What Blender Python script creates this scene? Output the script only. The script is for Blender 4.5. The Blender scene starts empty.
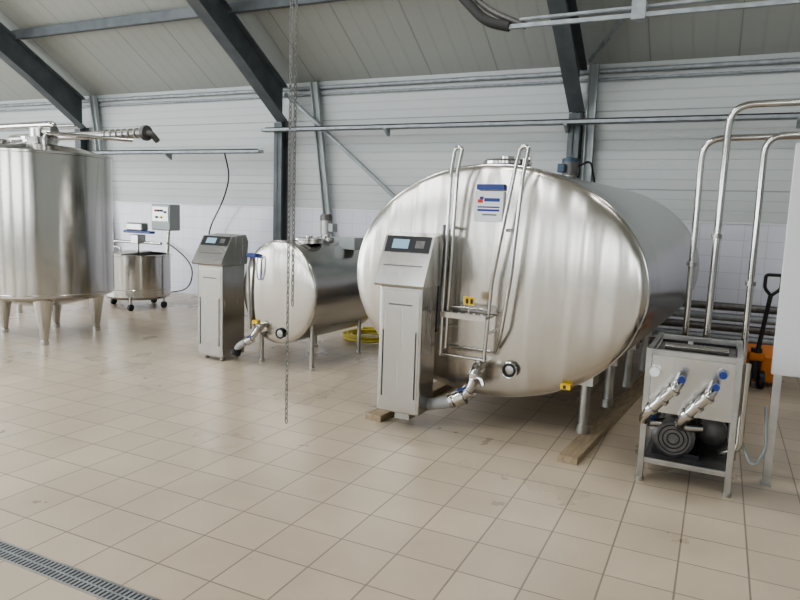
import bpy, bmesh, math, random
from mathutils import Matrix, Vector
random.seed(3)
# ---------------- camera ----------------
F_PX=665; yaw=math.radians(25.5); pitch=math.radians(7.5); roll=math.radians(2.0)
R=Matrix.Rotation(yaw,3,'Z')@Matrix.Rotation(math.pi/2-pitch,3,'X')@Matrix.Rotation(roll,3,'Z')
C=Vector((0,0,1.6))
cd=bpy.data.cameras.new('camera'); cam=bpy.data.objects.new('camera',cd)
bpy.context.scene.collection.objects.link(cam)
cam.matrix_world=Matrix.Translation(C)@R.to_4x4()
cd.sensor_width=36; cd.lens=36*F_PX/800; cd.clip_start=0.05; cd.clip_end=200
bpy.context.scene.camera=cam
try: bpy.context.scene.view_settings.look='AgX - Medium High Contrast'
except Exception: pass

# ---------------- materials ----------------
def mat(name,col,rough=.5,metal=0.,spec=.5):
    m=bpy.data.materials.new(name); m.use_nodes=True
    b=m.node_tree.nodes['Principled BSDF']
    b.inputs['Base Color'].default_value=(*col,1); b.inputs['Roughness'].default_value=rough
    b.inputs['Metallic'].default_value=metal; b.inputs['Specular IOR Level'].default_value=spec
    return m
def nd(m,t,**k):
    n=m.node_tree.nodes.new(t)
    for a,v in k.items(): setattr(n,a,v)
    return n
def lk(m,a,b): m.node_tree.links.new(a,b)
def B(m): return m.node_tree.nodes['Principled BSDF']
def noise_var(m,c1,c2,scale=5,detail=4,stretch=(1,1,1),bump=0.,bdist=.01,rough=None,coord='Object'):
    tc=nd(m,'ShaderNodeTexCoord'); mp=nd(m,'ShaderNodeMapping'); mp.inputs['Scale'].default_value=stretch
    n=nd(m,'ShaderNodeTexNoise'); n.inputs['Scale'].default_value=scale; n.inputs['Detail'].default_value=detail
    lk(m,tc.outputs[coord],mp.inputs[0]); lk(m,mp.outputs[0],n.inputs['Vector'])
    cr=nd(m,'ShaderNodeValToRGB'); cr.color_ramp.elements[0].color=(*c1,1); cr.color_ramp.elements[1].color=(*c2,1)
    cr.color_ramp.elements[0].position=.3; cr.color_ramp.elements[1].position=.7
    lk(m,n.outputs['Fac'],cr.inputs[0]); lk(m,cr.outputs[0],B(m).inputs['Base Color'])
    if bump:
        bp=nd(m,'ShaderNodeBump'); bp.inputs['Strength'].default_value=bump; bp.inputs['Distance'].default_value=bdist
        lk(m,n.outputs['Fac'],bp.inputs['Height']); lk(m,bp.outputs[0],B(m).inputs['Normal'])
    if rough:
        mr=nd(m,'ShaderNodeMapRange'); mr.inputs[3].default_value=rough[0]; mr.inputs[4].default_value=rough[1]
        lk(m,n.outputs['Fac'],mr.inputs[0]); lk(m,mr.outputs[0],B(m).inputs['Roughness'])
    return m
def steel(name,c=.62,rough=.2,wob=.012,stretch=(3.2,.3,.35),fine=(60,3,3),tint=(1,.965,.91)):
    m=mat(name,(c*tint[0],c*tint[1],c*tint[2]),rough,1.)
    tc=nd(m,'ShaderNodeTexCoord'); mp=nd(m,'ShaderNodeMapping'); mp.inputs['Scale'].default_value=stretch
    n=nd(m,'ShaderNodeTexNoise'); n.inputs['Scale'].default_value=1; n.inputs['Detail'].default_value=1.2
    lk(m,tc.outputs['Object'],mp.inputs[0]); lk(m,mp.outputs[0],n.inputs['Vector'])
    mp2=nd(m,'ShaderNodeMapping'); mp2.inputs['Scale'].default_value=fine
    n2=nd(m,'ShaderNodeTexNoise'); n2.inputs['Scale'].default_value=1; n2.inputs['Detail'].default_value=3
    lk(m,tc.outputs['Object'],mp2.inputs[0]); lk(m,mp2.outputs[0],n2.inputs['Vector'])
    b1=nd(m,'ShaderNodeBump'); b1.inputs['Strength'].default_value=1; b1.inputs['Distance'].default_value=wob
    lk(m,n.outputs['Fac'],b1.inputs['Height']); lk(m,b1.outputs[0],B(m).inputs['Normal'])
    mr=nd(m,'ShaderNodeMapRange'); mr.inputs[1].default_value=.3; mr.inputs[2].default_value=.7; mr.inputs[3].default_value=rough*.88; mr.inputs[4].default_value=rough*1.15
    lk(m,n2.outputs['Fac'],mr.inputs[0]); lk(m,mr.outputs[0],B(m).inputs['Roughness'])
    return m
M={}
M['face']=steel('steel_brushed_face',.57,.22,.024,(4.5,.3,.4),(50,3,1.5),(1,.955,.89))
M['shell']=steel('steel_shell',.58,.22,.010,(.8,2.5,.8),(2,60,2),(1,.99,.97))
M['vert']=steel('steel_vertical_tank',.56,.18,.018,(4,4,.3),(50,50,2),(1,.97,.92))
M['cabs']=steel('steel_cabinet',.52,.24,.003,(1.5,1.5,.8),(60,60,2),(1,.98,.95))
M['pol']=mat('steel_polished',(.60,.59,.57),.14,1.)
M['dull']=noise_var(mat('steel_dull',(.45,.45,.44),.4,1.),(.36,.36,.35),(.50,.49,.47),8,rough=(.25,.4))
M['chain']=mat('chain_steel',(.28,.28,.27),.45,.8)
M['galv']=noise_var(mat('galvanised',(.45,.48,.5),.5,.35),(.26,.28,.30),(.37,.40,.42),12)
M['beam']=noise_var(mat('beam_paint',(.12,.15,.18),.5,.1),(.09,.103,.115),(.13,.145,.155),4)
M['lgrey']=mat('light_grey_steel',(.36,.39,.40),.5,.2)
M['white']=mat('white_paint',(.70,.71,.73),.45)
M['black']=mat('black_plastic',(.015,.015,.018),.4)
M['rub']=mat('dark_rubber',(.03,.03,.03),.6)
M['blue']=mat('blue_plastic',(.02,.05,.24),.35)
M['red']=mat('red_print',(.6,.03,.02),.5)
M['yellow']=mat('yellow_label',(.75,.5,.02),.5)
M['yhose']=mat('yellow_hose',(.50,.42,.07),.5)
M['orange']=mat('orange_paint',(.55,.17,.015),.45)
M['wood']=noise_var(mat('timber',(.5,.36,.2),.7),(.25,.19,.13),(.38,.30,.20),6,stretch=(8,1,8))
M['ghose']=mat('grey_hose',(.36,.37,.37),.5)
M['paper']=mat('paper',(.8,.82,.85),.6)
M['lcd']=mat('lcd_screen',(.35,.55,.7),.2)
M['motor']=noise_var(mat('motor_grey',(.2,.2,.2),.45,.6),(.12,.12,.12),(.19,.18,.175),20)
M['tealmotor']=mat('motor_blue_grey',(.05,.08,.12),.4,.2)

m=mat('floor_tiles',(.55,.48,.38),.3); M['floor']=m
tc=nd(m,'ShaderNodeTexCoord'); mp=nd(m,'ShaderNodeMapping'); mp.inputs['Location'].default_value=(0.05,0.02,0)
br=nd(m,'ShaderNodeTexBrick'); br.offset=0; br.inputs['Scale'].default_value=1
br.inputs['Brick Width'].default_value=.3; br.inputs['Row Height'].default_value=.3; br.inputs['Mortar Size'].default_value=.005
br.inputs['Mortar Smooth'].default_value=.3
br.inputs['Color1'].default_value=(.62,.525,.41,1); br.inputs['Color2'].default_value=(.55,.465,.36,1); br.inputs['Mortar'].default_value=(.29,.245,.19,1)
lk(m,tc.outputs['Object'],mp.inputs[0]); lk(m,mp.outputs[0],br.inputs['Vector'])
n=nd(m,'ShaderNodeTexNoise'); n.inputs['Scale'].default_value=1.2; n.inputs['Detail'].default_value=7
lk(m,tc.outputs['Object'],n.inputs['Vector'])
mx=nd(m,'ShaderNodeMix',data_type='RGBA',blend_type='MULTIPLY'); mx.inputs[0].default_value=.6
cr=nd(m,'ShaderNodeValToRGB'); cr.color_ramp.elements[0].position=.35; cr.color_ramp.elements[0].color=(.72,.71,.70,1); cr.color_ramp.elements[1].position=.65
lk(m,n.outputs['Fac'],cr.inputs[0]); lk(m,br.outputs['Color'],mx.inputs[6]); lk(m,cr.outputs[0],mx.inputs[7]); lk(m,mx.outputs[2],B(m).inputs['Base Color'])
mr=nd(m,'ShaderNodeMapRange'); mr.inputs[1].default_value=.3; mr.inputs[2].default_value=.7; mr.inputs[3].default_value=.24; mr.inputs[4].default_value=.40
lk(m,n.outputs['Fac'],mr.inputs[0]); lk(m,mr.outputs[0],B(m).inputs['Roughness'])
bp=nd(m,'ShaderNodeBump'); bp.invert=True; bp.inputs['Strength'].default_value=.3; bp.inputs['Distance'].default_value=.003
lk(m,br.outputs['Fac'],bp.inputs['Height']); lk(m,bp.outputs[0],B(m).inputs['Normal'])

def ribbed(name,c1,c2,axis,period,depth,seam=1.0):
    m=mat(name,c1,.5)
    tc=nd(m,'ShaderNodeTexCoord'); sp=nd(m,'ShaderNodeSeparateXYZ'); lk(m,tc.outputs['Object'],sp.inputs[0])
    def band(per,wd):
        a=nd(m,'ShaderNodeMath',operation='MULTIPLY'); a.inputs[1].default_value=1/per; lk(m,sp.outputs[axis],a.inputs[0])
        fr=nd(m,'ShaderNodeMath',operation='FRACT'); lk(m,a.outputs[0],fr.inputs[0])
        cr=nd(m,'ShaderNodeValToRGB'); e=cr.color_ramp.elements; e[0].position=0; e[0].color=(0,0,0,1); e[1].position=wd; e[1].color=(1,1,1,1)
        x=e.new(1-wd); x.color=(1,1,1,1); x=e.new(1.0); x.color=(0,0,0,1)
        lk(m,fr.outputs[0],cr.inputs[0]); return cr
    cr=band(period,.12); cs=band(seam,.012)
    mx=nd(m,'ShaderNodeMix',data_type='RGBA'); mx.inputs[6].default_value=(*c2,1); mx.inputs[7].default_value=(*c1,1)
    lk(m,cr.outputs[0],mx.inputs[0])
    mx2=nd(m,'ShaderNodeMix',data_type='RGBA'); mx2.inputs[6].default_value=(c2[0]*.62,c2[1]*.62,c2[2]*.62,1)
    lk(m,cs.outputs[0],mx2.inputs[0]); lk(m,mx.outputs[2],mx2.inputs[7]); lk(m,mx2.outputs[2],B(m).inputs['Base Color'])
    bp=nd(m,'ShaderNodeBump'); bp.inputs['Strength'].default_value=.6; bp.inputs['Distance'].default_value=depth
    lk(m,cr.outputs[0],bp.inputs['Height']); lk(m,bp.outputs[0],B(m).inputs['Normal'])
    return m
M['wall']=ribbed('wall_panels',(.51,.54,.54),(.45,.48,.48),2,.125,.004,1.0)
M['ceil']=ribbed('ceiling_panels',(.37,.385,.365),(.345,.36,.34),0,.25,.004,1.0)
m=mat('wall_tiles',(.8,.8,.84),.2); M['wtile']=m
tc=nd(m,'ShaderNodeTexCoord'); mp=nd(m,'ShaderNodeMapping'); mp.inputs['Rotation'].default_value=(math.pi/2,0,0)
br=nd(m,'ShaderNodeTexBrick'); br.offset=0; br.inputs['Scale'].default_value=1
br.inputs['Brick Width'].default_value=.25; br.inputs['Row Height'].default_value=.2; br.inputs['Mortar Size'].default_value=.003
br.inputs['Color1'].default_value=(.70,.71,.78,1); br.inputs['Color2'].default_value=(.67,.68,.76,1); br.inputs['Mortar'].default_value=(.5,.51,.57,1)
lk(m,tc.outputs['Object'],mp.inputs[0]); lk(m,mp.outputs[0],br.inputs['Vector']); lk(m,br.outputs['Color'],B(m).inputs['Base Color'])

# ---------------- geometry helpers ----------------
col=bpy.context.scene.collection
def mesh_obj(name,verts,faces,material,parent=None,smooth=False):
    me=bpy.data.meshes.new(name); me.from_pydata([tuple(v) for v in verts],[],faces); me.update()
    bm=bmesh.new(); bm.from_mesh(me); bmesh.ops.recalc_face_normals(bm,faces=bm.faces); bm.to_mesh(me); bm.free()
    me.materials.append(material)
    if smooth:
        for p in me.polygons: p.use_smooth=True
        me.set_sharp_from_angle(angle=math.radians(40))
    o=bpy.data.objects.new(name,me); col.objects.link(o)
    if parent: o.parent=parent
    return o
class G:
    def __init__(s,name,loc=(0,0,0),rz=0):
        s.e=bpy.data.objects.new(name,None); col.objects.link(s.e); s.e.empty_display_size=.1
        s.e.location=loc; s.e.rotation_euler=(0,0,math.radians(rz))
    def mesh(s,n,v,f,m,smooth=False): return mesh_obj(n,v,f,M[m],s.e,smooth)
    def box(s,n,lo,hi,m,bev=0.,rot=None):
        x0,y0,z0=lo;x1,y1,z1=hi
        bm=bmesh.new(); bmesh.ops.create_cube(bm,size=1)
        cx=Vector(((x0+x1)/2,(y0+y1)/2,(z0+z1)/2))
        for v in bm.verts: v.co=Vector((v.co.x*(x1-x0),v.co.y*(y1-y0),v.co.z*(z1-z0)))
        if bev: bmesh.ops.bevel(bm,geom=bm.edges[:],offset=bev,segments=2,affect='EDGES',profile=.5)
        if rot is not None:
            for v in bm.verts: v.co=rot@v.co
        for v in bm.verts: v.co+=cx
        me=bpy.data.meshes.new(n); bm.to_mesh(me); bm.free(); me.materials.append(M[m])
        o=bpy.data.objects.new(n,me); col.objects.link(o); o.parent=s.e; return o
    def tube(s,n,pts,r,m,fil=0.,seg=12,closed=False):
        pts=[Vector(p) for p in pts]
        if fil and len(pts)>2:
            q=[pts[0]]
            for i in range(1,len(pts)-1):
                a,b,c=pts[i-1],pts[i],pts[i+1]
                d=min(fil,(a-b).length*.49,(c-b).length*.49)
                p0=b+(a-b).normalized()*d; p2=b+(c-b).normalized()*d
                for k in range(7):
                    t=k/6; q.append(p0*(1-t)**2+b*2*t*(1-t)+p2*t*t)
            q.append(pts[-1]); pts=q
        v=[];f=[]; prev=None
        N=len(pts)
        rr=r if isinstance(r,(list,tuple)) else [r]*N
        for i,p in enumerate(pts):
            if closed: t=(pts[(i+1)%N]-pts[i-1])
            else: t=(pts[min(i+1,N-1)]-pts[max(i-1,0)])
            t.normalize()
            if prev is None:
                u=t.orthogonal().normalized()
            else:
                u=(prev-t*prev.dot(t)).normalized()
            prev=u; w=t.cross(u)
            for k in range(seg):
                a=2*math.pi*k/seg; v.append(p+(u*math.cos(a)+w*math.sin(a))*rr[i])
        for i in range(N-1 if not closed else N):
            j=(i+1)%N
            for k in range(seg): f.append((i*seg+k,i*seg+(k+1)%seg,j*seg+(k+1)%seg,j*seg+k))
        if not closed:
            f.append(tuple(range(seg))); f.append(tuple(range((N-1)*seg,N*seg)))
        return mesh_obj(n,v,f,M[m],s.e,True)
    def cyl(s,n,a,b,r,m,r2=None,seg=24): return s.tube(n,[a,b],[r,r if r2 is None else r2],m,seg=seg)
    def lathe(s,n,c,prof,m,axis='Z',seg=48,sx=1.,sz=1.):
        v=[];f=[];c=Vector(c)
        for (r,h) in prof:
            for k in range(seg):
                a=2*math.pi*k/seg
                if axis=='Z': v.append(c+Vector((r*math.cos(a)*sx,r*math.sin(a)*sz,h)))
                elif axis=='Y': v.append(c+Vector((r*math.cos(a)*sx,h,r*math.sin(a)*sz)))
                else: v.append(c+Vector((h,r*math.cos(a)*sx,r*math.sin(a)*sz)))
        for i in range(len(prof)-1):
            for k in range(seg): f.append((i*seg+k,i*seg+(k+1)%seg,(i+1)*seg+(k+1)%seg,(i+1)*seg+k))
        f.append(tuple(range(seg))); f.append(tuple(range((len(prof)-1)*seg,len(prof)*seg)))
        return mesh_obj(n,v,f,M[m],s.e,True)
    def prism(s,n,poly,axis,a,b,m,bev=0):
        v=[]
        for h in (a,b):
            for (p,q) in poly:
                v.append({'X':(h,p,q),'Y':(p,h,q),'Z':(p,q,h)}[axis])
        k=len(poly); f=[tuple(range(k)),tuple(range(k,2*k))]+[(i,(i+1)%k,k+(i+1)%k,k+i) for i in range(k)]
        return mesh_obj(n,v,f,M[m],s.e)
    def torus(s,n,c,R_,r,m,axis='Y',sx=1,sz=1,seg=32):
        c=Vector(c);P=[]
        for k in range(seg):
            a=2*math.pi*k/seg;x=R_*sx*math.cos(a);z=R_*sz*math.sin(a)
            P.append(c+{'Y':Vector((x,0,z)),'Z':Vector((x,z,0)),'X':Vector((0,x,z))}[axis])
        return s.tube(n,P,r,m,closed=True,seg=8)
def boxm(name,lo,hi,m):
    x0,y0,z0=lo;x1,y1,z1=hi
    v=[(x0,y0,z0),(x1,y0,z0),(x1,y1,z0),(x0,y1,z0),(x0,y0,z1),(x1,y0,z1),(x1,y1,z1),(x0,y1,z1)]
    return mesh_obj(name,v,[(0,1,2,3),(4,5,6,7),(0,1,5,4),(1,2,6,5),(2,3,7,6),(3,0,4,7)],M[m])
def multibox(name,boxes,m):
    v=[];f=[]
    for (lo,hi) in boxes:
        x0,y0,z0=lo;x1,y1,z1=hi;b=len(v)
        v+=[(x0,y0,z0),(x1,y0,z0),(x1,y1,z0),(x0,y1,z0),(x0,y0,z1),(x1,y0,z1),(x1,y1,z1),(x0,y1,z1)]
        f+=[tuple(b+i for i in q) for q in [(0,1,2,3),(4,5,6,7),(0,1,5,4),(1,2,6,5),(2,3,7,6),(3,0,4,7)]]
    return mesh_obj(name,v,f,M[m])

# ---------------- room ----------------
WY=9.2; SL=.6; EZ=3.6; XL,XR=-18,6; YF=-9
boxm('floor',(XL,YF-.2,-.1),(XR,WY+.3,0),'floor')
boxm('wall_back',(XL,WY,0),(XR,WY+.2,EZ+.1),'wall')
boxm('trim_tiles',(XL,WY-.03,0),(XR,WY-.001,1.6),'wtile')
boxm('trim_tile_cap',(XL,WY-.045,1.6),(XR,WY-.001,1.625),'white')
RY=0.; RZ=EZ+SL*(WY-RY)
mesh_obj('ceiling',[(XL,WY+.2,EZ-.12),(XR,WY+.2,EZ-.12),(XR,RY,RZ),(XL,RY,RZ),
   (XL,WY+.2,EZ+.03),(XR,WY+.2,EZ+.03),(XR,RY,RZ+.15),(XL,RY,RZ+.15)],
   [(0,1,2,3),(4,5,6,7),(0,1,5,4),(3,2,6,7)],M['ceil'])
sk=[(-16,-13),(-11,-8.5),(-6,-4.2)]  # rooflight openings in the unseen slope, added for top light and steel reflections
edges=[XL]+[e for s_ in sk for e in s_]+[XR]
v=[];f=[]
def fz(y): return EZ+(RZ-EZ)*(y-YF)/(RY-YF)
def quad(xa,xb,ya,yb):
    b=len(v); v.extend([(xa,ya,fz(ya)),(xb,ya,fz(ya)),(xb,yb,fz(yb)),(xa,yb,fz(yb))]); f.append((b,b+1,b+2,b+3))
for i in range(0,len(edges),2): quad(edges[i],edges[i+1],YF,RY)
for a,b_ in sk: quad(a,b_,YF,-7.5); quad(a,b_,-2.0,RY)
mesh_obj('ceiling_front',v,f,M['ceil'])
bx=[((XL,YF-.2,0),(XR,YF,1.1)),((XL,YF-.2,3.2),(XR,YF,EZ))]
wx=[-17,-14.6,-12.6,-10.2,-8.2,-5.8,-3.8,-1.4,.6,3.0]
xs=[XL]+wx+[XR]
for i in range(0,len(xs),2): bx.append(((xs[i],YF-.2,1.1),(xs[i+1],YF,3.2)))
multibox('wall_front',bx,'wall')
g=G('window_frames')
for i in range(0,len(wx),2):
    a,b_=wx[i],wx[i+1]
    for k,x in enumerate((a,(a+b_)/2-.03,b_-.06)): g.box('mullion_%d_%d'%(i,k),(x,YF-.12,1.1),(x+.06,YF-.06,3.2),'white')
mesh_obj('wall_left',[(XL,YF,0),(XL,-6,0),(XL,-6,3.9),(XL,5.5,3.9),(XL,5.5,0),(XL,WY,0),(XL,WY,EZ),(XL,RY,RZ),(XL,YF,EZ)],[(0,1,2,8),(8,2,3,7),(3,4,5,6),(3,6,7)],M['wall'])
mesh_obj('wall_right',[(XR,YF,0),(XR,WY,0),(XR,WY,EZ),(XR,RY,RZ),(XR,YF,EZ)],[(0,1,2,3,4)],M['wall'])

w=bpy.data.worlds.new('world'); bpy.context.scene.world=w; w.use_nodes=True
bg=w.node_tree.nodes['Background']; bg.inputs[0].default_value=(.92,.965,1,1); bg.inputs[1].default_value=6.6
def area(name,loc,rot,sx,sy,e,c=(1,1,1)):
    l=bpy.data.lights.new(name,'AREA'); l.shape='RECTANGLE'; l.size=sx; l.size_y=sy; l.energy=e; l.color=c
    o=bpy.data.objects.new(name,l); col.objects.link(o); o.location=loc; o.rotation_euler=rot; return o
for i,x in enumerate((-12.,-7.6,-3.2,1.2)):  # unseen fill lamps, added under the roof to brighten the hall
    for j,y in enumerate((5.2,.5)):
        z=5.6 if j==0 else 6.5
        g=G('fill_lamp',(x,y,z)); g.box('housing',(-.65,-.12,0),(.65,.12,.09),'white',.01)
        for k,xx in enumerate((-.5,.5)): g.tube('rod_%d'%k,[(xx,0,.09),(xx,0,.16+ (EZ+SL*(WY-y)-z-.2))],.006,'galv',seg=6)
        area('fill_lamp_light',(x,y,z-.01),(0,0,0),1.2,.2,50,(1,.98,.94))

def ibeam(g,n,x,pts,b,mtl):
    t=.012
    lower=[(p[0],p[1]) for p in pts]; upper=[(p[2],p[3]) for p in pts]
    g.prism(n+'_web',lower+upper[::-1],'X',x-t/2,x+t/2,mtl)
    for nm,L,sg in (('_flange_low',lower,1),('_flange_up',upper,-1)):
        off=[]
        for i,(y,z) in enumerate(L):
            yy,zz=(upper if sg==1 else lower)[i]; d=Vector((yy-y,zz-z)).normalized()*.022
            off.append((y+d.x,z+d.y))
        g.prism(n+nm,L+off[::-1],'X',x-b/2,x+b/2,mtl)
def up(y): return EZ+SL*(WY-y)-.16
for X in (-15.8,-11.15,-6.53,-1.85,2.8):
    g=G('steel_column')
    ibeam(g,'column',X,[(WY-.26,0,WY-.06,0),(WY-.26,2.95,WY-.06,3.0)],.15,'beam')
    g.box('base_plate',(X-.13,WY-.30,0),(X+.13,WY-.05,.015),'beam')
    g=G('roof_rafter')
    pts=[(y,up(y)-dep,y,up(y)) for y,dep in ((WY-.15,.55),(WY-1.2,.48),(RY+.1,.42))]
    ibeam(g,'rafter',X,pts,.20,'beam')
g=G('roof_purlins')
for i,y in enumerate((7.75,6.1,4.4,2.7,1.0)):
    z=EZ+SL*(WY-y)-.02
    g.box('purlin_%d'%i,(XL+.1,y-.04,z-.16),(XR-.1,y+.04,z-.02),'beam')
for X in (-10.95,-6.02):
    g=G('galvanised_post')
    x2=X+.50
    for i,dx in enumerate((0,.11)):
        g.prism('flange_%d'%i,[(x2+dx,0.),(x2+dx+.02,0.),(X+dx+.02,3.58),(X+dx,3.58)],'Y',9.05,9.12,'lgrey')
    g.prism('web',[(x2+.01,0.),(x2+.12,0.),(X+.12,3.58),(X+.01,3.58)],'Y',9.10,9.125,'lgrey')
g=G('galvanised_post')
for i,dx in enumerate((0,.10)): g.box('flange_%d'%i,(-1.73+dx,9.04,0),(-1.71+dx,9.12,3.58),'lgrey')
g.box('web',(-1.73,9.10,0),(-1.61,9.125,3.58),'lgrey')
g=G('wind_brace'); g.tube('rod',[(-6.42,8.99,3.40),(-4.5,8.99,1.88),(-2.3,8.99,.06)],.032,'galv')
g.box('foot_plate',(-2.4,8.94,0),(-2.2,9.03,.12),'galv')
g=G('wind_brace'); g.tube('rod',[(-1.7,8.95,3.60),(-.6,7.6,4.42)],.03,'galv')
def tray(g,x0,x1,y,z):
    g.box('base',(x0,y,z),(x1,y+.14,z+.006),'galv'); g.box('side_front',(x0,y,z),(x1,y+.006,z+.045),'galv'); g.box('side_back',(x0,y+.134,z),(x1,y+.14,z+.06),'galv')
    g.tube('cable_in_tray',[(x0+.05,y+.05,z+.05),(x1-.05,y+.05,z+.05)],.018,'rub',seg=6)
    x=x0+2.2; i=0
    while x<x1:
        g.prism('bracket_%d'%i,[(y-.02,z-.02),(y+.13,z-.10),(y+.13,z),(y-.02,z)],'X',x,x+.04,'galv'); x+=2.6;i+=1
g=G('cable_tray'); tray(g,-6.75,5.0,8.79,2.80)
g=G('cable_tray'); tray(g,-11.0,-6.8,8.79,2.47)
g=G('eave_conduit'); g.tube('pipe',[(-17,9.16,3.5),(5.5,9.16,3.5)],.033,'galv'); g.tube('pipe_lower',[(-17,9.17,3.40),(5.5,9.17,3.40)],.02,'galv')
g=G('wall_conduit'); g.tube('pipe',[(-17,9.1,3.05),(-11.4,9.1,3.05)],.03,'dull')
g=G('hanging_cable'); g.tube('cable',[(-7.44,8.74,2.46),(-7.42,8.85,2.1),(-7.6,8.9,1.7),(-7.9,8.95,1.3),(-8.0,8.98,1.1),(-8.0,9.1,1.0)],.012,'black',fil=.2,seg=8)
g.tube('cable_low',[(-9.1,9.13,.9),(-8.75,9.1,.75),(-8.45,9.1,.5),(-8.5,9.05,.1),(-8.9,8.9,.02)],.011,'black',fil=.2,seg=8)
g=G('overhead_conduit_rail'); g.box('channel',(-1.95,5.98,3.26),(3,6.02,3.295),'galv'); g.tube('pipe',[(-1.8,6.07,3.35),(3,6.07,3.40)],.018,'galv')
g.box('bracket',(-.83,5.96,3.24),(-.72,6.09,3.40),'galv')
for i,x in enumerate((-.78,2.2)): g.tube('hanger_%d'%i,[(x,6.03,3.3),(x,6.03,5.3)],.008,'galv',seg=6)
g.tube('hose',[(-1.87,6.0,3.28),(-2.1,6,3.34),(-2.5,6,3.75),(-3.3,6,4.6),(-3.4,6,5.2)],.045,'rub',fil=.15)
g.tube('hose_second',[(-1.75,6.1,3.30),(-2.1,6.1,3.46),(-2.4,6.1,3.72),(-3.1,6.1,4.6),(-3.2,6.1,5.2)],.03,'motor',fil=.15)

g=G('floor_drain')
x0,x1=-17,-1.0
g.box('frame_front',(x0,1.765,0),(x1,1.775,.004),'dull'); g.box('frame_back',(x0,1.865,0),(x1,1.875,.004),'dull'); g.box('channel',(x0,1.775,0),(x1,1.865,.0015),'black')
v=[];f=[];x=-6.0
while x<x1-.02:
    b=len(v); v+=[(x,1.775,.003),(x+.012,1.775,.003),(x+.012,1.865,.003),(x,1.865,.003)]; f.append((b,b+1,b+2,b+3)); x+=.024
v+=[(-6,1.815,.0032),(x1,1.815,.0032),(x1,1.825,.0032),(-6,1.825,.0032)]; b=len(v); f.append((b-4,b-3,b-2,b-1))
g.mesh('grate_bars',v,f,'galv')

# ---------------- dish-ended elliptical tanks ----------------
def ell(g,hw,hh,cz,L,dish,segs=96):
    c=(0,0,cz)
    pr=[]
    K=24
    for i in range(K+1):
        r=.001+(.985-.001)*i/K
        pr.append((r,-dish*math.sqrt(max(0,1-(r/1.0)**2.2))))
    pr+=[(.992,-dish*.1),(.997,0)]
    g.lathe('front_head',c,pr,'face','Y',segs,hw,hh)
    g.lathe('seam_ring',c,[(.997,-.004),(1.004,0),(1.004,.018),(.997,.022)],'pol','Y',segs,hw,hh)
    prof=[(.998,.0)]
    k=6
    for i in range(k+1): prof.append((1.0,.02+(L-.04)*i/k))
    prof+=[(.995,L),(.9,L+dish*.4),(.6,L+dish*.8),(.2,L+dish),(.001,L+dish)]
    g.lathe('shell',c,prof,'shell','Y',segs,hw,hh)
g=G('horizontal_milk_tank',(-1.55,4.75,0),-4)
HW,HH,CZ,L=1.155,.865,1.11,3.1
ell(g,HW,HH,CZ,L,.07)
def zb(x): return CZ-HH*math.sqrt(max(0,1-(x/HW)**2))
i=0
for y in (.14,.95,1.75,2.6):
    for x in (-.72,.75):
        g.cyl('leg_%d'%i,(x,y,.10),(x,y,zb(x)+.06),.038,'dull'); g.cyl('leg_foot_%d'%i,(x,y,.05),(x,y,.12),.05,'dull')
        g.box('leg_bracket_%d'%i,(x-.07,y-.09,zb(x)-.03),(x+.07,y+.09,zb(x)+.06),'dull'); i+=1
g.lathe('manhole',(-.05,.42,CZ+HH-.03),[(.17,0),(.17,.05),(.19,.055),(.19,.075),(.17,.09),(.05,.10),(.05,.12),(.02,.125)],'pol')
g.tube('vent_pipe',[(.13,.3,CZ+HH-.05),(.13,.3,CZ+HH+.06),(.18,.3,CZ+HH+.06)],.018,'pol',fil=.05)
g.lathe('agitator_gear',(.12,1.6,CZ+HH-.06),[(.12,0),(.12,.05),(.06,.06),(.06,.09)],'dull')
g.cyl('agitator_motor',(.12,1.6,CZ+HH+.02),(.12,1.6,CZ+HH+.14),.075,'motor'); g.box('agitator_terminal',(.03,1.48,CZ+HH+.04),(.10,1.54,CZ+HH+.12),'tealmotor',.01)
g.lathe('agitator_fan_cover',(.12,1.6,CZ+HH+.14),[(.078,0),(.078,.03),(.05,.04)],'tealmotor')
g.tube('agitator_cable',[(.18,1.6,CZ+HH+.1),(.30,1.62,CZ+HH+.16),(.34,1.7,CZ+HH-.1)],.010,'black',fil=.06,seg=8)
ry=-.17
g.tube('ladder_rail_left',[(-.28,ry,.54),(-.255,ry,1.9),(-.245,-.14,2.08),(-.185,-.14,2.08),(-.205,ry,1.9),(-.24,ry,.60)],.014,'pol',fil=.05)
g.tube('ladder_rail_right',[(.075,ry,.54),(.105,ry,1.12),(.23,ry,1.9),(.255,-.14,2.08),(.315,-.14,2.08),(.29,ry,1.85),(.25,ry,1.2),(.195,ry,.75),(.13,-.09,.62)],.014,'pol',fil=.06)
g.tube('ladder_bottom_rung',[(-.29,ry,.55),(.085,ry,.55)],.013,'pol')
g.tube('ladder_back_rung',[(-.26,-.06,.60),(.085,-.06,.60)],.01,'pol')
g.box('ladder_tread',(-.26,-.24,.86),(.10,-.10,.875),'dull'); g.box('ladder_tread_lip',(-.26,-.245,.845),(.10,-.238,.885),'pol')
for k in range(6): g.cyl('tread_stud_%d'%k,(-.23+k*.06,-.17,.87),(-.23+k*.06,-.17,.885),.02,'pol',seg=10)
g.tube('ladder_mid_rung',[(-.24,ry,.92),(.09,ry,.92)],.008,'pol')
for i,(x,z) in enumerate(((-.24,1.5),(.18,1.5),(-.26,.75),(.09,.75))): g.tube('ladder_standoff_%d'%i,[(x,ry,z),(x,-.05,z)],.012,'pol')
g.tube('cable_duct',[(-.335,-.10,.72),(-.32,-.10,1.52)],.016,'motor')
g.tube('cable_duct_b',[(-.36,-.10,.70),(-.345,-.10,1.42)],.009,'black')
yy=-.078
g.box('notice_sheet',(-.095,yy-.006,1.555),(.125,yy+.06,1.775),'paper')
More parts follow.
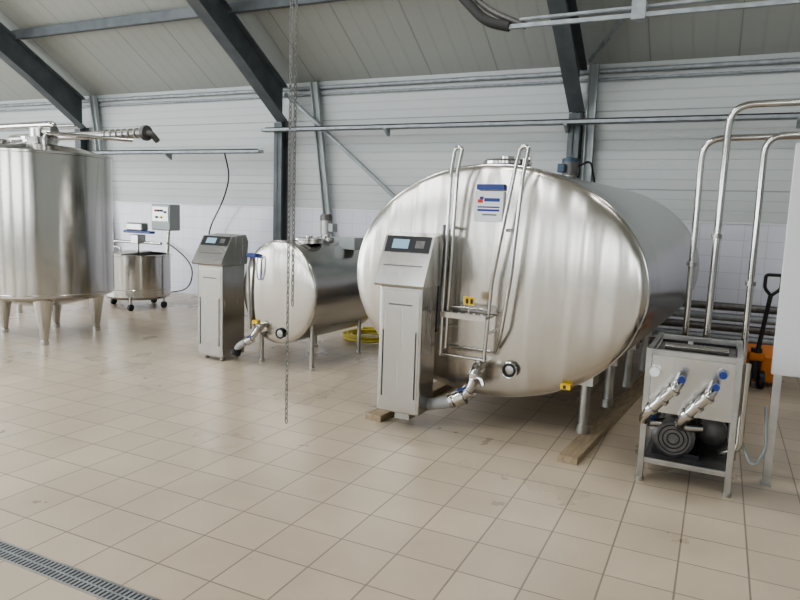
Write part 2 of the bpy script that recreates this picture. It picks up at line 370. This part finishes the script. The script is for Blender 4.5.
for i,(a,b,c_,d,mm) in enumerate(((-.07,-.03,1.69,1.715,'red'),(-.055,-.025,1.715,1.735,'blue'),(-.02,.10,1.70,1.725,'blue'),(-.07,.10,1.655,1.665,'blue'),(-.07,.10,1.63,1.645,'blue'),(-.03,.08,1.60,1.61,'motor'))):
    g.box('notice_print_%d'%i,(a,yy-.008,c_),(b,yy-.003,d),mm)
g.box('header_plate',(-.085,yy-.004,1.785),(.125,yy+.07,1.825),'blue')
g.box('warning_label',(-.075,-.247,.955),(.01,-.24,1.015),'yellow')
for i,x in enumerate((-.055,-.02)): g.box('warning_mark_%d'%i,(x,-.249,.965),(x+.02,-.246,1.0),'black')
g.tube('label_bracket',[(-.03,-.243,.96),(-.03,-.243,.87)],.006,'pol',seg=6)
g.box('lower_label',(.62,-.06,.40),(.69,.0,.435),'yellow'); g.box('lower_label_mark',(.64,-.063,.405),(.66,-.059,.43),'black')
g.torus('inspection_port_ring',(.24,-.075,.48),.055,.010,'pol'); g.torus('port_seal',(.24,-.08,.48),.044,.010,'black'); g.lathe('inspection_port',(.24,-.06,.48),[(.040,0),(.040,-.015),(.02,-.02)],'dull','Y',24)
g.tube('outlet_pipe',[(.02,-.05,.50),(.02,-.20,.48),(.01,-.22,.34),(-.07,-.24,.25),(-.15,-.26,.22)],.038,'pol',fil=.07)
for i,(p,q) in enumerate((((.02,-.2,.42),(.018,-.2,.45)),((-.02,-.225,.30),(-.005,-.222,.32)),((-.12,-.25,.235),(-.14,-.255,.225)))): g.cyl('clamp_%d'%i,p,q,.056,'pol')
g.cyl('valve_body',(-.04,-.235,.275),(-.10,-.25,.24),.062,'pol'); g.tube('valve_handle',[(-.07,-.27,.30),(-.05,-.32,.34),(0,-.33,.36)],.009,'blue',fil=.03); g.tube('drain_tail',[(.01,-.22,.4),(.08,-.24,.44),(.12,-.26,.38)],.018,'pol',fil=.04)
g.tube('outlet_hose',[(-.13,-.255,.225),(-.25,-.27,.19),(-.39,-.22,.14),(-.42,-.17,.12)],.045,'ghose',fil=.1)
g=G('timber_skid',(-1.51,4.75,0),-5)
g.box('plank',(.70,-.40,0),(.83,3.0,.05),'wood',.004)
g=G('timber_skid',(-1.55,4.75,0),-4)
g.box('plank',(-.79,-.40,0),(-.65,3.0,.05),'wood',.004)
def cabinet(g,x0,x1,y0,dep,z0,z1,z2):
    g.box('body',(x0,y0,z0),(x1,y0+dep,z1),'cabs',.012)
    g.box('door_seam',(x0+.02,y0-.004,z0+.03),(x1-.02,y0+.01,z1-.04),'cabs',.004)
    for i,x in enumerate((x0+.035,x1-.045)): g.box('door_slot_%d'%i,(x,y0-.007,z0+.12),(x+.008,y0,z0+.62),'black')
    g.box('logo_strip',(x0+.08,y0-.008,z1-.14),(x1-.08,y0-.003,z1-.13),'motor')
    e=.025
    a=(y0-.06,z1+.015); b=(y0+.12,z2-.01)
    g.prism('head',[a,(y0-.05,z1),(y0+dep,z1),(y0+dep+.02,z2-.06),(y0+dep-.02,z2+.01),b],'X',x0-e,x1+e,'cabs')
    d=Vector((b[0]-a[0],b[1]-a[1])); nrm=Vector((-d.y,d.x)).normalized()
    def P(t,o): q=Vector(a)+d*t+nrm*o; return (q.x,q.y)
    g.prism('display_bezel',[P(.66,0),P(.66,.006),P(.99,.006),P(.99,0)],'X',x0-.005,x1+.005,'black')
    g.prism('display',[P(.73,.006),P(.73,.008),P(.92,.008),P(.92,.006)],'X',x0+.05,x0+.05+(x1-x0)*.38,'lcd')
    g.prism('keypad',[P(.75,.006),P(.75,.008),P(.90,.008),P(.90,.006)],'X',x0+.08+(x1-x0)*.45,x1-.04,'motor')
    g.prism('head_groove',[P(.38,0),P(.38,.004),P(.395,.004),P(.395,0)],'X',x0+.02,x1-.02,'motor')
g=G('control_cabinet')
cabinet(g,-2.23,-1.885,4.33,.27,.12,1.07,1.44)
g.box('pedestal',(-2.12,4.42,.05),(-2.0,4.55,.14),'dull')

g=G('small_milk_tank',(-3.94,5.44,0),-3)
hw,hh,cz,L2=.46,.52,.765,1.25
ell(g,hw,hh,cz,L2,.05,64)
for i,(x,y) in enumerate(((-.3,.1),(.36,.08),(-.3,1.05),(.3,1.05))):
    zz=cz-hh*math.sqrt(1-(x/hw)**2)
    g.cyl('leg_%d'%i,(x,y,.03),(x,y,zz+.06),.022,'dull'); g.cyl('foot_%d'%i,(x,y,0),(x,y,.03),.035,'pol')
g.torus('port_ring',(.06,-.055,.36),.045,.009,'black'); g.lathe('port',(.06,-.04,.36),[(.040,0),(.040,-.015),(.01,-.02)],'dull','Y',24)
g.box('warning_label',(-.30,-.055,.42),(-.23,-.035,.46),'yellow')
g.lathe('agitator_base',(.03,.75,cz+hh-.03),[(.1,0),(.1,.05),(.05,.06),(.05,.1)],'pol')
g.cyl('agitator_motor',(.03,.75,cz+hh+.05),(.03,.75,cz+hh+.2),.06,'dull'); g.lathe('agitator_cover',(.03,.75,cz+hh+.2),[(.065,0),(.065,.05),(.05,.07)],'motor')
g.box('agitator_terminal',(.09,.70,cz+hh+.08),(.15,.80,cz+hh+.17),'lgrey',.008)
g.lathe('lid',(.1,.35,cz+hh-.03),[(.15,0),(.15,.03),(.17,.035),(.17,.05),(.04,.06),(.04,.075)],'pol')
g.box('top_box',(.20,.75,cz+hh-.10),(.40,.95,cz+hh+.03),'lgrey',.01)
g.tube('outlet_pipe',[(-.17,-.03,.42),(-.17,-.12,.40),(-.21,-.14,.30),(-.31,-.15,.24)],.03,'pol',fil=.05)
g.cyl('outlet_clamp',(-.17,-.1,.40),(-.17,-.08,.41),.045,'pol'); g.cyl('valve_body',(-.22,-.14,.29),(-.28,-.15,.255),.045,'pol'); g.tube('valve_handle',[(-.25,-.17,.29),(-.23,-.20,.32),(-.16,-.21,.33)],.008,'blue',fil=.03)
g.tube('outlet_hose',[(-.30,-.15,.245),(-.38,-.16,.20),(-.43,-.14,.13)],.034,'ghose',fil=.05); g.cyl('hose_end',(-.43,-.15,.10),(-.42,-.15,.16),.05,'black')
g.tube('side_conduit',[(-.33,-.05,.36),(-.34,-.07,1.05),(-.32,0,1.12)],.018,'dull',fil=.05); g.box('blue_valve_block',(-.36,-.08,1.10),(-.24,.0,1.14),'blue',.005)
g.torus('blue_hanging_loop',(-.20,-.065,1.0),.08,.005,'blue',sx=.4,sz=1.5)
g=G('control_cabinet')
cabinet(g,-4.87,-4.54,5.3,.36,.04,1.0,1.30)
for i,(x,y) in enumerate(((-4.8,5.36),(-4.6,5.36),(-4.8,5.6),(-4.6,5.6))): g.cyl('foot_%d'%i,(x,y,0),(x,y,.06),.02,'dull')

g=G('vertical_storage_tank',(-7.13,5.22,0),0)
Rv=.75
g.lathe('shell',(0,0,0),[(.30,.40),(.60,.48),(Rv-.02,.525),(Rv,.54),(Rv,2.09),(Rv+.012,2.095),(Rv+.012,2.12),(Rv-.03,2.13),(.45,2.20),(.18,2.23),(.18,2.27)],'vert',seg=96)
g.torus('weld_band',(0,0,.57),Rv,.006,'pol','Z',seg=64)
for i,a in enumerate((-38.7,72,194,133)):
    ar=math.radians(a); cx,cy=.58*math.cos(ar),.58*math.sin(ar)
    g.cyl('leg_%d'%i,(cx,cy,.04),(cx,cy,.56),.034,'pol',.115); g.cyl('leg_foot_%d'%i,(cx,cy,0),(cx,cy,.05),.045,'pol')
g.lathe('agitator_gearbox',(0,0,2.27),[(.2,0),(.2,.03),(.09,.04),(.09,.13)],'pol'); g.tube('agitator_drive',[(-.05,0,2.37),(.25,.0,2.37)],.06,'dull'); g.box('agitator_gear_block',(-.08,-.08,2.3),(.10,.08,2.43),'dull',.02)
g.lathe('manhole',(-.3,-.35,2.16),[(.17,0),(.17,.06),(.19,.065),(.19,.09),(.05,.11)],'pol'); g.box('manhole_grip',(-.44,-.6,2.13),(-.16,-.5,2.19),'black',.02)
g.tube('inlet_pipe',[(.12,.1,2.25),(.12,.1,2.47),(-.9,.3,2.50),(-2.5,.6,2.52)],.035,'pol',fil=.08)
g.tube('spray_pipe',[(.35,-.2,2.2),(.35,-.2,2.33),(.8,.6,2.33)],.022,'pol',fil=.07)
g=G('overhead_product_pipe')
g.tube('pipe',[(-8.9,6.1,2.42),(-6.20,5.89,2.42)],.05,'dull')
g.lathe('end_flange',(-6.2,5.89,2.42),[(.085,-.01),(.09,0),(.09,.03),(.085,.04),(.05,.045)],'motor','X',24)
g.tube('elbow_tail',[(-6.2,5.89,2.42),(-6.12,5.9,2.42),(-6.12,6.0,2.34)],.035,'motor',fil=.05)
for i in range(6): g.cyl('pipe_ring_%d'%i,(-6.9+.11*i,5.943-.0085*i,2.42),(-6.88+.11*i,5.942-.0085*i,2.42),.06,'dull')
g.tube('drop',[(-8.9,6.1,2.42),(-8.9,6.1,.0)],.04,'pol')

g=G('cheese_vat',(-8.15,7.55,0),0)
g.lathe('tub',(0,0,0),[(.2,.14),(.44,.15),(.49,.19),(.49,.80),(.505,.805),(.505,.825),(.47,.83),(.47,.78),(.3,.76)],'vert',seg=64)
g.torus('band',(0,0,.3),.49,.008,'pol','Z')
k=24
pts=[(.48*math.cos(math.pi*i/k+1.9),.48*math.sin(math.pi*i/k+1.9)) for i in range(k+1)]
g.prism('half_lid',pts,'Z',.83,.845,'dull')
g.tube('stirrer_bridge',[(-.5,-.0,.84),(-.5,0,1.0),(.45,.05,1.0)],.022,'pol',fil=.05); g.tube('stirrer_shaft',[(0,.02,1.02),(0,.02,.4)],.018,'pol'); g.box('stirrer_drive',(-.08,-.06,.98),(.08,.1,1.12),'dull',.01)
g.tube('handle_rail',[(-.35,-.35,.82),(-.35,-.35,.95),(.2,-.5,.95),(.2,-.48,.82)],.012,'pol',fil=.04)
for i,(x,y) in enumerate(((.3,-.42),(.42,.12),(-.42,-.1),(-.1,.42))):
    g.cyl('caster_stem_%d'%i,(x,y,.1),(x,y,.2),.02,'dull'); g.cyl('caster_wheel_%d'%i,(x-.02,y,.05),(x+.02,y,.05),.05,'black')
g.tube('box_post',[(.42,.2,.7),(.44,.22,1.2)],.025,'pol')
g.box('control_box',(.22,.08,1.2),(.60,.30,1.60),'lgrey',.015)
g.box('panel_plate',(.25,.072,1.34),(.57,.081,1.56),'dull')
for i,(x,z,mm) in enumerate(((.32,1.50,'red'),(.38,1.50,'black'),(.44,1.50,'black'),(.51,1.48,'blue'),(.34,1.40,'black'),(.43,1.40,'yellow'))): g.cyl('button_%d'%i,(x,.075,z),(x,.055,z),.018,mm,seg=12)
g.box('blue_tray',(-.30,.0,1.14),(.28,.1,1.18),'blue',.01)
g.box('drive_cover',(-.22,-.02,1.18),(.12,.12,1.30),'dull',.02)

g=G('yellow_hose_coil')
P=[]
for k in range(0,170):
    a=k*.2; r=.24+.11*(.5+.5*math.sin(k*.13)); P.append((-3.85+r*math.cos(a),7.25+r*math.sin(a),.026+.014*(k/31.4)+.006*math.sin(k*.9)))
g.tube('hose',P,.016,'yhose',seg=8)

g=G('pump_skid',(-.33,4.25,0),-1)
W_,D_=.49,.62
for i,(x,y) in enumerate(((0,0),(W_,0),(0,D_),(W_,D_))):
    g.box('leg_%d'%i,(x-.018,y-.018,.02),(x+.018,y+.018,.84),'dull',.003); g.cyl('foot_%d'%i,(x,y,0),(x,y,.025),.026,'dull')
for z in (.80,.12):
    for (a,b) in (((0,0),(W_,0)),((0,D_),(W_,D_)),((0,0),(0,D_)),((W_,0),(W_,D_))):
        g.box('rail',(min(a[0],b[0])-.015,min(a[1],b[1])-.015,z),(max(a[0],b[0])+.015,max(a[1],b[1])+.015,z+.035),'dull',.003)
g.box('front_panel',(.015,-.012,.45),(W_-.015,-.006,.80),'cabs'); g.box('side_panel',(W_-.004,.02,.45),(W_+.002,D_-.02,.80),'cabs')
g.box('top_plate',(.015,.02,.775),(W_-.015,D_-.02,.785),'motor'); g.box('back_panel',(.0,D_-.01,.15),(W_,D_,.8),'rub')
g.tube('manifold',[(.06,.30,.81),(.43,.30,.81)],.024,'pol'); g.tube('manifold_riser',[(.20,.30,.80),(.20,.52,.80)],.02,'pol')
g.box('motor_shelf',(0,.0,.14),(W_,D_,.155),'motor')
g.cyl('motor_body',(.17,.12,.28),(.17,.45,.28),.115,'motor')
for i in range(14):
    a=math.pi*2*i/14; g.box('motor_fin_%d'%i,(.17+.118*math.cos(a)-.004,.14,.28+.118*math.sin(a)-.004),(.17+.118*math.cos(a)+.004,.43,.28+.118*math.sin(a)+.004),'motor')
g.lathe('motor_fan_cover',(.17,.12,.28),[(.122,.02),(.122,-.05),(.10,-.07),(.04,-.072)],'motor','Y',32)
for i,r in enumerate((.035,.06,.085)): g.torus('fan_grille_%d'%i,(.17,.046,.28),r,.004,'black')
g.lathe('pump_volute',(.38,.3,.30),[(.05,-.06),(.085,-.04),(.085,.04),(.05,.06)],'motor','Y',32)
g.box('pump_base',(.05,.08,.15),(.32,.46,.19),'black')
for j,(xa,za,xb,zb_) in enumerate(((.02,.46,.18,.66),(.22,.46,.36,.64))):
    g.tube('elbow_%d'%j,[(xa-.02,-.02,za-.07),(xa,-.10,za),(xb,-.14,zb_),(xb+.01,-.02,zb_+.03)],.030,'pol',fil=.06)
    for q,t in enumerate((.15,.5,.85)):
        a=Vector((xa,-.10,za)).lerp(Vector((xb,-.14,zb_)),t); d=(Vector((xb,-.14,zb_))-Vector((xa,-.10,za))).normalized()*.010
        g.cyl('ferrule_%d_%d'%(j,q),a-d,a+d,.042,'pol')
    g.cyl('blue_cap_%d'%j,(xb+.02,-.16,zb_+.04),(xb+.02,-.12,zb_+.04),.02,'blue',seg=16)
    g.tube('downpipe_%d'%j,[(xa-.02,-.02,za-.05),(xa-.02,.05,za-.10),(xa+.1,.1,.36)],.028,'pol',fil=.04)
g.cyl('valve_boss',(.41,-.01,.74),(.41,-.05,.74),.03,'dull',seg=16); g.cyl('blue_knob',(.41,-.05,.74),(.41,-.09,.74),.022,'blue',seg=16); g.cyl('blue_knob_small',(.05,-.01,.42),(.0,-.07,.42),.022,'blue',seg=16)
g.cyl('pressure_gauge',(.04,-.01,.70),(.04,-.04,.70),.035,'pol'); g.cyl('gauge_face',(.04,-.041,.70),(.04,-.043,.70),.028,'paper')
g.tube('side_pipe',[(W_+.04,.15,.78),(W_+.04,.15,.25),(W_-.05,.2,.2)],.025,'pol',fil=.05)
g.tube('cable',[(W_+.01,.3,.50),(W_+.05,.2,.3),(W_+.12,.10,.16),(W_+.19,.2,.25),(W_+.17,.3,.5)],.009,'lgrey',fil=.08)

g=G('stainless_pipework')
g.tube('riser_a',[(-.17,5.06,.0),(-.17,5.06,2.17),(2.2,5.06,2.20),(2.2,5.06,0)],.021,'pol',fil=.14)
g.tube('riser_b',[(-.04,4.96,.0),(-.02,4.96,2.37),(2.4,4.96,2.40),(2.4,4.96,0)],.023,'pol',fil=.14)
g.tube('riser_c',[(.20,4.95,.0),(.20,4.95,2.17),(1.9,4.93,2.19),(1.9,4.93,0)],.021,'pol',fil=.12)
for i,(x,z) in enumerate(((-.17,1.3),(-.03,1.5),(.20,1.2))): g.cyl('clamp_%d'%i,(x,5.06 if i==0 else 4.955,z),(x,5.06 if i==0 else 4.955,z+.03),.033,'dull')
g=G('switch_panel_stand')
g.box('panel',(.345,4.56,.70),(.95,4.61,2.08),'white',.006)
for i,x in enumerate((.36,.90)):
    g.box('leg_%d'%i,(x,4.565,.0),(x+.045,4.605,.72),'dull'); g.box('foot_%d'%i,(x-.01,4.54,0),(x+.05,4.63,.01),'dull')
g=G('pallet_jack',(.40,7.38,0),8)
for i,x in enumerate((-.2,.2)):
    g.prism('fork_%d'%i,[(.1,.05),(.80,.05),(.85,.08),(.80,.11),(.1,.11)],'X',x-.08,x+.08,'orange'); g.cyl('load_wheel_%d'%i,(x-.04,.75,.045),(x+.04,.75,.045),.04,'black')
g.prism('body',[(-.02,.06),(.14,.06),(.14,.34),(.06,.42),(-.02,.30)],'X',-.22,.22,'orange')
g.cyl('pump_cylinder',(0,-.06,.1),(0,-.06,.4),.05,'black'); g.box('head',(-.07,-.12,.28),(.07,.0,.36),'orange',.02)
for i,x in enumerate((-.06,.06)): g.cyl('steer_wheel_%d'%i,(x-.025,-.06,.09),(x+.025,-.06,.09),.09,'black')
g.tube('handle_shaft',[(0,-.1,.36),(.06,-.12,.95)],.02,'black'); g.tube('handle_loop',[(.06,-.12,.93),(-.0,-.12,1.0),(.0,-.12,1.13),(.14,-.12,1.13),(.14,-.12,1.0),(.06,-.12,.93)],.016,'black',fil=.03)
g=G('pipe_rack')
for i in range(5): g.cyl('stored_pipe_%d'%i,(-3.2+.1*i,8.55-.03*i,.16+.125*i),(1.6,8.55-.03*i,.16+.125*i),.045,'galv' if i%2 else 'motor',seg=16)
for i,x in enumerate((-2.9,-1.2,.9)):
    g.box('upright_%d'%i,(x,8.62,0),(x+.05,8.67,.85),'galv')
    for k in range(5): g.box('arm_%d_%d'%(i,k),(x,8.36,.09+.125*k),(x+.05,8.64,.115+.125*k),'galv')
    g.box('rack_foot_%d'%i,(x-.02,8.33,0),(x+.07,8.7,.03),'galv')
g=G('hoist_chain')
def chain(n,x,y,z0,z1,ll=.042,wd=.010,wr=.0034):
    v=[];f=[];z=z0;i=0
    S=10;T=5
    while z<z1:
        rot=i%2
        b=len(v)
        for s in range(S):
            a=2*math.pi*s/S
            cx=wd*math.cos(a)*.9; cz=(ll/2)*math.sin(a); nx,nz=math.cos(a),math.sin(a)
            for t in range(T):
                q=2*math.pi*t/T; o=wr*math.cos(q); h=wr*math.sin(q)
                px=cx+nx*o; pz=cz+nz*o; p=(px,h) if rot==0 else (h,px)
                v.append((x+p[0],y+p[1],z+pz))
        for s in range(S):
            for t in range(T): f.append((b+s*T+t,b+s*T+(t+1)%T,b+((s+1)%S)*T+(t+1)%T,b+((s+1)%S)*T+t))
        z+=ll-.010;i+=1
    g.mesh(n,v,f,'chain',True)
chain('strand_hand',-2.465,3.5,.22,6.4); chain('strand_load',-2.443,3.52,1.0,6.4)
g.box('hoist_body',(-2.6,3.4,6.35),(-2.3,3.62,6.7),'motor',.02); g.tube('hook',[(-2.45,3.51,6.7),(-2.45,3.51,6.98)],.02,'dull')
